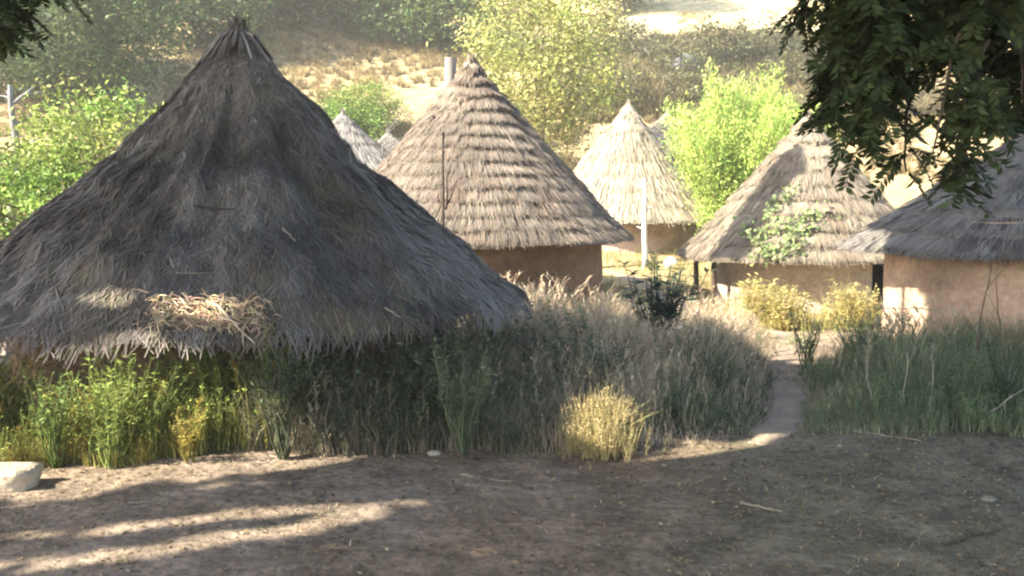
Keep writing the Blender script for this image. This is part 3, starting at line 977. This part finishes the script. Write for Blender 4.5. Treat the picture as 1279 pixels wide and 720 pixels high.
for px, Y, h, c, lab in [(576, 9.15, 1.32, (.15, .18, .10), 'pale leafy weed reaching up to the right eave of the large hut'),
                         (545, 9.6, .8, (.09, .12, .06), 'bushy weed below the right eave of the large hut'),
                         (350, 8.95, 1.1, (.10, .12, .07), 'tall weed touching the middle of the large hut eave'),
                         (130, 8.6, .95, (.2, .25, .07), 'bright sunlit weed with upright stems, left of the pale clay patch'),
                         (60, 8.65, 1.0, (.14, .2, .06), 'tall green weed beside the white block'),
                         (232, 8.75, .55, (.4, .34, .1), 'yellow sunlit weed at the right end of the bright weeds'),
                         (900, 11.2, .75, (.08, .12, .06), 'dark green weed at the left edge of the path'),
                         (1010, 13.6, .95, (.16, .2, .1), 'grey green weed at the right edge of the path'),
                         (1085, 13.0, .8, (.13, .17, .08), 'weed clump in front of the lit corner of the orange wall'),
                         (1262, 10.5, .95, (.07, .11, .05), 'dark leafy weed at the right edge of the frame')]:
    Y += .28
    plant(lab, px_x(px, Y), Y, 'weed', ((1, 80), dict(c=c, leaf=.085, asp=.38, stems=5, tmin=.38)), 4, (h * .8, h * 1.05), .03, 'weed_plant', G_W, M_LEAF)

# dry stalks
G_T = 'dry stalks among the weeds on the right'
for (a, b, Y, c, lab) in [((1078, 430), (1088, 500), 10.9, (.42, .38, .3), 'pale dry stalk leaning left among the weeds near the path'),
                          ((1133, 440), (1129, 505), 10.8, (.4, .36, .28), 'pale upright stalk in the middle of the right weeds'),
                          ((1167, 428), (1163, 500), 11.0, (.38, .34, .26), 'pale stalk left of the two tall brown stems'),
                          ((1238, 318), (1222, 440), 12.2, (.15, .1, .07), 'tall brown bent stem in front of the orange wall'),
                          ((1244, 345), (1250, 440), 12.1, (.2, .14, .09), 'shorter brown stem beside the tall bent one'),
                          ((1100, 385), (1180, 386), 13.0, (.4, .36, .3), 'pale stick lying level on top of the weeds'),
                          ((1279, 486), (1236, 514), 10.4, (.36, .33, .29), 'grey stick slanting out of the weeds at the right edge')]:
    p1, p0 = at(*a, Y), at(*b, Y)
    stick('dry_stalk', p0, p1, .009, tuple(.8 * v for v in c), lab, 'stalk', G_T, .04, 1, int(a[0]))

# bare sapling in front of the stepped roof
def sapling():
    z = float(hz(px_x(556, 17), 17))
    p0 = np.array([px_x(556, 17), 17, z])
    root = empty('dead_sapling', tuple(p0), 'thin bare dark sapling in front of the stepped roof', 'sapling')
    mb = MB()
    top = at(554, 165, 17)
    P = wob(p0, top, 12, .012, 3)
    tube(mb, P, np.linspace(.045, .016, 12), (.07, .055, .05), 6)
    mb.build('trunk', M_BARK, root)
    f = at(556, 262, 17)
    for q, e in (((0), at(572, 222, 17)), ((1), at(560, 215, 17)), ((2), at(549, 250, 17))):
        b = MB()
        tube(b, wob(f, e, 6, .05, q), np.linspace(.02, .008, 6), (.07, .055, .05), 5)
        b.build('branch', M_BARK, root)


sapling()

# poles
def post(label, a, b, Y, rad, c, fork=True, stubs=0):
    p1, p0 = at(*a, Y), at(*b, Y)
    p0 = p0.copy(); p0[2] = float(hz(p0[0], p0[1])) - .1
    mb = MB()
    P = wob(p0, p1, 10, .012, int(a[0]))
    tube(mb, P, np.linspace(rad, rad * .75, 10), c, 8)
    if fork:
        for sgn in (-1, 1):
            tube(mb, wob(p1 - np.array([0, 0, .05]), p1 + np.array([sgn * rad * 1.6, 0, .28]), 4, .03), np.linspace(rad * .6, rad * .35, 4), c, 6)
    for k in range(stubs):
        q = P[4 + k * 2]
        tube(mb, [q, q + np.array([(.22 if k % 2 else -.22), 0, .08])], [.035, .02], c, 5)
    tag(mb.build('wooden_post', M_WOOD, loc=tuple(p0)), label, 'post')


post('white wooden post standing in front of the cream roofed hut', (805, 222), (806, 318), 28, .085, (.62, .58, .53), False, 3)
post('tall leaning grey pole rising beside the stepped roof peak', (563, 72), (540, 175), 26, .2, (.24, .21, .19), False)

# pale tree trunk at far left, bare branches
def bare_tree(label, x, y, h, c, spread, n, rad, name='bare_tree'):
    z = float(hz(x, y))
    root = empty(name, (x, y, z), label, 'tree')
    mb = MB()
    P = wob((x, y, z - .2), (x + .25, y, z + h), 10, .04, int(h * 7))
    tube(mb, P, np.linspace(rad, rad * .4, 10), c, 7)
    mb.build('trunk', M_WOOD, root)
    for k in range(n):
        b = P[rng.integers(2, 9)]
        d = np.array([rng.normal(0, 1), rng.normal(0, .6), rng.uniform(.3, 1.2)])
        d /= np.linalg.norm(d)
        mb = MB()
        e = b + d * spread * rng.uniform(.5, 1)
        Q = wob(b, e, 7, .1, k)
        tube(mb, Q, np.linspace(rad * .4, rad * .12, 7), c, 5)
        for q in range(2):
            tube(mb, wob(Q[3 + q], Q[3 + q] + (d + rng.normal(0, .5, 3)) * spread * .35, 5, .1, k + q), np.linspace(rad * .2, rad * .08, 5), c, 4)
        mb.build('branch', M_WOOD, root)


bare_tree('pale grey bare trunk at the left edge above the reddish soil', px_x(8, 24), 24, 4.2, (.2, .2, .21), 1.0, 5, .14)
bare_tree('small dead branching stump among the leafy shrubs left of the large roof', px_x(84, 19.5), 19.5, 1.9, (.42, .37, .31), .9, 6, .04)
bare_tree('bare grey branching shrub in front of the small pale grey far roof', px_x(470, 33), 33, 2.6, (.16, .15, .14), 1.5, 9, .045)

# stones
def boulder(label, x, y, s, c, seed, sink=.25, cat='stone', name='stone', box_=0.0):
    z = float(hz(x, y))
    u, v = np.meshgrid(np.linspace(0, np.pi, 18), np.arange(26) / 26 * 2 * np.pi, indexing='ij')
    D = np.stack([np.sin(u) * np.cos(v), np.sin(u) * np.sin(v), np.cos(u)], -1)
    if box_:
        m = np.abs(D).max(-1, keepdims=True)
        D = D * (1 - box_) + D / m * box_ * .8
    D = D * (1 + .16 * fbm(D[..., 0] * 1.6, D[..., 1] * 1.6, D[..., 2] * 1.6, 3, seed)[..., None])
    V = D * np.array(s) + np.array([x, y, z + s[2] * (1 - sink * 2)])
    i, j = np.meshgrid(np.arange(17), np.arange(26), indexing='ij')
    j2 = (j + 1) % 26
    Q = np.stack([i * 26 + j, (i + 1) * 26 + j, (i + 1) * 26 + j2, i * 26 + j2], -1).reshape(-1, 4)
    tag(MB().add(V, Q, np.array(c)).build(name, M_STONE, loc=(x, y, z), smooth=True), label, cat)


boulder('pale whitish block lying on the dirt at the left edge', px_x(-15, 8.3), 8.3, (.38, .24, .125), (.42, .35, .26), 3, .2, 'block', 'stone_block', .8)
boulder('pale rounded boulder on the slope above the bright feathery bush', px_x(853, 55.5), 55.5, (.75, .7, .7), (.17, .17, .19), 8, .1, 'boulder', 'boulder')
boulder('small pale stone on the dirt below the right eave of the large hut', px_x(541, 9.45), 9.45, (.07, .05, .03), (.3, .27, .23), 5)
0 and boulder('tiny whitish stone on the bare dirt in the middle', px_x(655, 8.6), 8.6, (.035, .03, .022), (.5, .47, .42), 6)
boulder('small grey stone on the dirt near the lower right corner', px_x(1248, 7.9), 7.9, (.06, .05, .03), (.2, .18, .16), 7)
boulder('white painted stone beside the wall of the cream roofed hut', px_x(838, 28), 28, (.2, .16, .2), (.7, .66, .62), 9, .15)

# twigs and litter on the dirt
G_G = 'twigs lying on the bare dirt'
for (a, b, lab) in [((1075, 548), (1160, 562), 'long pale twig on the dirt below the right weeds'), ((575, 600), (640, 608), 'thin twig on the dirt in front of the dry weeds'),
                    ((930, 640), (985, 652), 'short twig among the leaf litter right of centre'), ((150, 640), (200, 634), 'thin twig on the sunlit streak at the left'),
                    ((1190, 690), (1265, 672), 'dark stick lying at the lower right corner')]:
    pp = []
    for q in (a, b):
        dd = CH / ((q[1] - HY) / F)
        x = (q[0] - 639.5) / F * dd
        pp.append(np.array([x, dd, float(hz(x, dd)) + .015]))
    stick('twig', pp[0], pp[1], .010, (.3, .26, .2) if 'dark' not in lab else (.08, .06, .05), lab, 'twig', G_G, .06, 2, int(a[0]), M_WOOD)

mb = MB()
n = 26000
P = np.stack([rng.uniform(-6, 7, n), rng.uniform(4.5, 11, n)], 1)
dens = np.clip(.35 + .35 * (P[:, 0] > 1) + .6 * fbm(P[:, 0] * 1.2, P[:, 1] * 1.2, 0, 3, 61), .03, 1)
P = P[rng.uniform(0, 1, n) < dens]
P = np.concatenate([P, hz(P[:, 0], P[:, 1])[:, None] + .008], 1)
n = len(P)
D = rng.normal(0, 1, (n, 3)) * np.array([1, 1, .25])
kk = rng.uniform(0, 1, (n, 1))
C = np.where(kk < .5, np.array([.2, .15, .09]), np.where(kk < .75, np.array([.26, .21, .14]), np.array([.09, .08, .05]))) * np.exp(rng.normal(0, .25, (n, 1)))
leaves(mb, P, rng.uniform(.015, .06, n), C, .5, D, rng.normal(0, .6, (n, 3)) + np.array([0, 0, 1]))
m = 12000
P = np.stack([rng.uniform(-6, 7, m), rng.uniform(4.5, 11, m)], 1)
P = np.concatenate([P, hz(P[:, 0], P[:, 1])[:, None]], 1)
kp = rng.uniform(0, 1, m) < np.clip(.15 + .5 * (P[:, 0] > .8) + 1.0 * fbm(P[:, 0] * 1.5, P[:, 1] * 1.5, 0, 3, 63), .03, 1)
P = P[kp]
m = len(P)
blades(mb, P, rng.uniform(.02, .09, m), rng.uniform(.003, .007, m), rng.uniform(.4, 2.2, m), np.where(rng.uniform(0, 1, (m, 1)) < .5, cv((.3, .26, .16), m, .3), cv((.12, .13, .06), m, .3)))
tag(mb.build('leaf_litter', M_GRASS), 'dry leaf litter and grass stubble scattered over the dirt', 'litter', kind='stuff')

# ------------------------------------------------------------------ thin haze, added to wash out the distance
HAZE = 0.0015
if HAZE:
    V = np.array([(x, y, z) for x in (-134, 134) for y in (-29, 120) for z in (-6, 48)], float)
    hb = MB().add(V, np.array([(0, 1, 3, 2), (4, 6, 7, 5), (0, 4, 5, 1), (2, 3, 7, 6), (0, 2, 6, 4), (1, 5, 7, 3)]), (1, 1, 1))
    hm = bpy.data.materials.new('washout_haze')
    hm.use_nodes = True
    hn = hm.node_tree
    hn.nodes.remove(hn.nodes['Principled BSDF'])
    pv = hn.nodes.new('ShaderNodeVolumePrincipled')
    pv.inputs['Color'].default_value = (.95, .92, .84, 1)
    pv.inputs['Density'].default_value = HAZE
    pv.inputs['Anisotropy'].default_value = 0.2
    hn.links.new(pv.outputs[0], hn.nodes['Material Output'].inputs['Volume'])
    tag(hb.build('haze', hm), 'thin haze added over the village to wash out the distance', kind='stuff')

# ------------------------------------------------------------------ the two big trees that shade the foreground
KX, KY = -TS[0] / TS[2], -TS[1] / TS[2]


def ss(p):
    """where the sun throws a point on the level z = 0"""
    p = np.asarray(p, float)
    return p[..., :2] + p[..., 2:3] * np.array([KX, KY])


def gpt(px, py):
    d = CH / ((py - HY) / F)
    return np.array([(px - 639.5) / F * d, d, 0.])


def ellipse(c, rx, ry, rot=0.0): return (np.asarray(c, float), rx, ry, rot)


SDIR = math.atan2(KY, KX)
def streak(pts, hw): return ('line', np.array([ss(gpt(*p)) for p in pts]), np.broadcast_to(np.asarray(hw, float), (len(pts),)))


GAPS = [streak([(-60, 722), (120, 712), (260, 695), (390, 668), (515, 636)], [.08, .09, .10, .14, .06]),
        streak([(-60, 688), (100, 676), (230, 664), (340, 652), (430, 645)], [.06, .07, .08, .08, .08]),
        streak([(40, 606), (140, 600), (250, 592)], .09), streak([(255, 618), (345, 612)], .05), streak([(20, 634), (110, 626)], .05),
        ellipse(ss(np.array([px_x(70, 8.8), 8.8, .45])), 2.2, .75, .3), ellipse(ss(np.array([px_x(235, 8.9), 8.9, .3])), .5, .3, .2),
        ellipse(ss(np.array([px_x(757, 9.5), 9.4, .4])), .62, .36, SDIR), streak([(800, 577), (860, 570), (925, 563), (1000, 551)], [.1, .1, .13, .06]),
        streak([(1150, 673), (1235, 664)], .03), ellipse(ss(np.array([px_x(5, 8.3), 8.3, .15])), .6, .3, 0),
        ellipse(ss(roof_find(big_pt, 262, 394)[0]), .46, .22, .1), ellipse(ss(np.array([px_x(245, 10.25), 10.25, .85])), .32, .16, .1)]
BAND = np.array([ss(roof_find(vine_pt, *q)[0]) for q in ((1000, 175), (1012, 215), (985, 235), (965, 265), (945, 300), (935, 333), (885, 330), (905, 295), (935, 250), (970, 200))])
SHADE = np.array([(-8, 3), (14, 2), (20, 6), (20, 17.5), (9.3, 21), (8.5, 19), (8.3, 16.6), (7.6, 15.7), (5.4, 14.9), (4.2, 14.4), (3.4, 17.0), (2.9, 17.5), (1.4, 17.6), (-1.2, 18.1), (-4.5, 17.6), (-6.6, 16), (-7.4, 13), (-7.6, 9)], float)


def inpoly(x, y, poly):
    ins = np.zeros(x.shape, bool)
    m = len(poly)
    for i in range(m):
        (x1, y1), (x2, y2) = poly[i], poly[(i + 1) % m]
        c = ((y1 > y) != (y2 > y)) & (x < (x2 - x1) * (y - y1) / (y2 - y1 + 1e-12) + x1)
        ins ^= c
    return ins


def ungapped(g):
    return shaded(g, True)


def shaded(g, gaps_only=False):
    x, y = g[:, 0] + .12 * vnoise(g[:, 0] * 2, g[:, 1] * 2, 0, 70), g[:, 1] + .12 * vnoise(g[:, 0] * 2, g[:, 1] * 2, 5, 71)
    ok = np.ones(len(g), bool) if gaps_only else inpoly(x, y, SHADE) | inpoly(g[:, 0], g[:, 1], BAND)
    for gp in GAPS:
        if isinstance(gp[0], str):
            p, hw = gp[1], gp[2]
            for a, b, wa, wb in zip(p[:-1], p[1:], hw[:-1], hw[1:]):
                ab = b - a
                t = np.clip(((g[:, 0] - a[0]) * ab[0] + (g[:, 1] - a[1]) * ab[1]) / (ab @ ab), 0, 1)
                ok &= np.hypot(g[:, 0] - a[0] - t * ab[0], g[:, 1] - a[1] - t * ab[1]) > wa + (wb - wa) * t
            continue
        c, rx, ry, rot = gp
        dx, dy = x - c[0], y - c[1]
        u, v = dx * math.cos(rot) + dy * math.sin(rot), -dx * math.sin(rot) + dy * math.cos(rot)
        ok &= (u / rx) ** 2 + (v / ry) ** 2 > 1
    return ok


def shade_trees():
    spec = [('large shade tree whose dark leaves hang into the top left corner', (-11.5, 6.5)), ('large shade tree with dark feathery leaf sprays hanging in from the top right', (3.2, -3.0))]
    roots = []
    ncl = 3300
    g = np.stack([rng.uniform(-9, 20, ncl), rng.uniform(1.5, 21.5, ncl)], 1)
    gb = BAND[rng.integers(0, len(BAND), 90)] * .65 + BAND[rng.integers(0, len(BAND), 90)] * .35  # unseen leaf clumps added to throw a shadow band on the creeper roof
    g = np.concatenate([g, gb])
    ncl += 90
    zc = 7.6 + 3.2 * rng.uniform(0, 1, ncl)
    C = np.concatenate([g - zc[:, None] * np.array([KX, KY]), zc[:, None]], 1)
    near = np.argmin([np.hypot(C[:, 0] - s[1][0], (C[:, 1] - s[1][1])) for s in spec], axis=0)
    per = 60
    for k, (lab, (x, y)) in enumerate(spec):
        z = float(hz(x, y))
        root = empty('shade_tree', (x, y, z), lab, 'tree', 'big shade trees around the camera')
        roots.append(root)
        tm, cm, bm = MB(), MB(), MB()
        tr = wob((x, y, z - .3), (x - .4 + .8 * k, y + .5, 6.5), 10, .03, k + 5)
        tube(tm, tr, np.linspace(.42, .26, 10), (.13, .11, .09), 12)
        tm.build('trunk', M_BARK, root)
        mine = C[near == k]
        nb_ = 0
        for q in rng.choice(len(mine), min(400, len(mine)), replace=False):
            e = mine[q]
            Pb = wob(tr[7 + q % 3], e, 9, .06, q)
            Pd = np.stack([np.interp(np.linspace(0, 8, 60), range(9), Pb[:, k_]) for k_ in range(3)], 1)
            if nb_ < 30 and ungapped(ss(Pd)).all():
                nb_ += 1
                tube(bm, Pb, np.linspace(.12, .02, 9), (.13, .11, .09), 6)
        bm.build('branches', M_BARK, root)
        P = mine.repeat(per, 0) + rng.normal(0, .55, (len(mine) * per, 3)) * np.array([1, 1, .6])
        L = rng.uniform(.22, .42, len(P))
        D = rng.normal(0, 1, P.shape) * np.array([1, 1, .5])
        D /= np.linalg.norm(D, axis=1)[:, None]
        keep = shaded(ss(P)) & shaded(ss(P + D * L[:, None])) & shaded(ss(P + D * L[:, None] * .5))  # unseen crown shaped for the light, leaves left out over the sun patches
        P, L, D = P[keep], L[keep], D[keep]
        leaves(cm, P, L, cv((.06, .085, .03), len(P), .25), .55, D)
        cm.build('crown', M_DARKLEAF, root)
    return roots


TL, TR = shade_trees()


def spray(root, p0, p1, nleaf, seed, side=.14, leaf=.06, c=(.034, .05, .018)):
    """a drooping twig with pinnate leaves"""
    mb = MB()
    P = wob(p0, p1, 10, .06, seed)
    tube(mb, P, np.linspace(.011, .004, 10), (.06, .05, .035), 5)
    L = np.linalg.norm(np.asarray(p1) - np.asarray(p0))
    for k in range(nleaf):
        t = rng.uniform(.05, 1.0) * 9
        i = min(int(t), 8)
        b = P[i] + (P[i + 1] - P[i]) * (t - i)
        a = rng.uniform(0, 2 * np.pi)
        d = np.array([math.cos(a), math.sin(a) * .8, rng.uniform(-1.1, .15)])
        d /= np.linalg.norm(d)
        rl = side * rng.uniform(.7, 1.35)
        mrk = 9
        tt = np.linspace(.18, 1, mrk)
        rach = b + d * rl * tt[:, None] + np.array([0, 0, -.35 * rl]) * (tt ** 2)[:, None]
        tube(mb, np.concatenate([b[None], rach]), .0022, (.05, .055, .025), 3, False)
        sd = np.cross(d, rng.normal(0, .4, 3) + np.array([0, 0, 1.]))
        sd /= np.linalg.norm(sd) + 1e-9
        for sg in (-1, 1):
            D = sd[None] * sg + d * .55 + np.array([0, 0, -.35]) + rng.normal(0, .12, (mrk, 3))
            leaves(mb, rach, leaf * rng.uniform(.75, 1.15, mrk), cv(c, mrk, .28), .42, D, np.cross(d, sd)[None].repeat(mrk, 0) + rng.normal(0, .2, (mrk, 3)))
    return mb.build('hanging_branch', M_DARKLEAF, root)


n_ = 0
SPR = [((1018, -60), (1008, 30), 4.6, 14), ((1045, -60), (1045, 100), 4.4, 34), ((1068, -50), (1048, 165), 4.4, 56), ((1088, -50), (1072, 185), 4.5, 50), ((1110, -40), (1102, 140), 4.3, 55),
       ((1120, -40), (1108, 110), 4.8, 50), ((1145, -50), (1150, 75), 4.5, 40), ((1185, -50), (1190, 70), 4.3, 40), ((1225, -60), (1228, 70), 4.6, 40), ((1262, -50), (1266, 80), 4.4, 40), ((1300, -40), (1290, 140), 4.5, 50),
       ((1200, 40), (1165, 190), 4.2, 16), ((1235, 50), (1205, 215), 4.2, 30), ((1215, 80), (1188, 240), 4.3, 18), ((1250, 60), (1235, 160), 4.5, 18), ((1135, 90), (1132, 215), 4.5, 9),
       ((1060, -60), (1120, 20), 4.2, 40), ((1150, -60), (1240, 20), 4.2, 40), ((1240, -60), (1300, 40), 4.7, 36), ((1275, 50), (1278, 130), 4.3, 16)]
for a, b, Y, nl in SPR:
    n_ += 1
    spray(TR, at(*a, Y), at(*b, Y), int(nl * 1.05), n_)
for a, b, Y, nl in [((-30, -60), (20, 15), 4.4, 22), ((20, -70), (45, 5), 4.5, 16), ((60, -80), (70, -20), 4.6, 10), ((-40, -30), (0, 35), 4.4, 14)]:
    n_ += 1
    spray(TL, at(*a, Y), at(*b, Y), nl, n_)
# limbs that carry the hanging sprays
for root, pts in ((TR, [(2.6, -2.4, 6.2), (2.4, 1.0, 5.3), (2.1, 3.6, 4.3), (1.9, 4.5, 3.62)]), (TL, [(-11.2, 6.8, 6.4), (-7, 6.2, 6.0), (-3.6, 5.0, 4.6), (-2.2, 4.45, 3.5)])):
    mb = MB()
    pts = np.array(pts)
    t = np.linspace(0, 3, 16)
    P = np.stack([np.interp(t, range(4), pts[:, k]) for k in range(3)], 1)
    tube(mb, P, np.linspace(.14, .03, 16), (.11, .09, .07), 8)
    mb.build('limb', M_BARK, root)
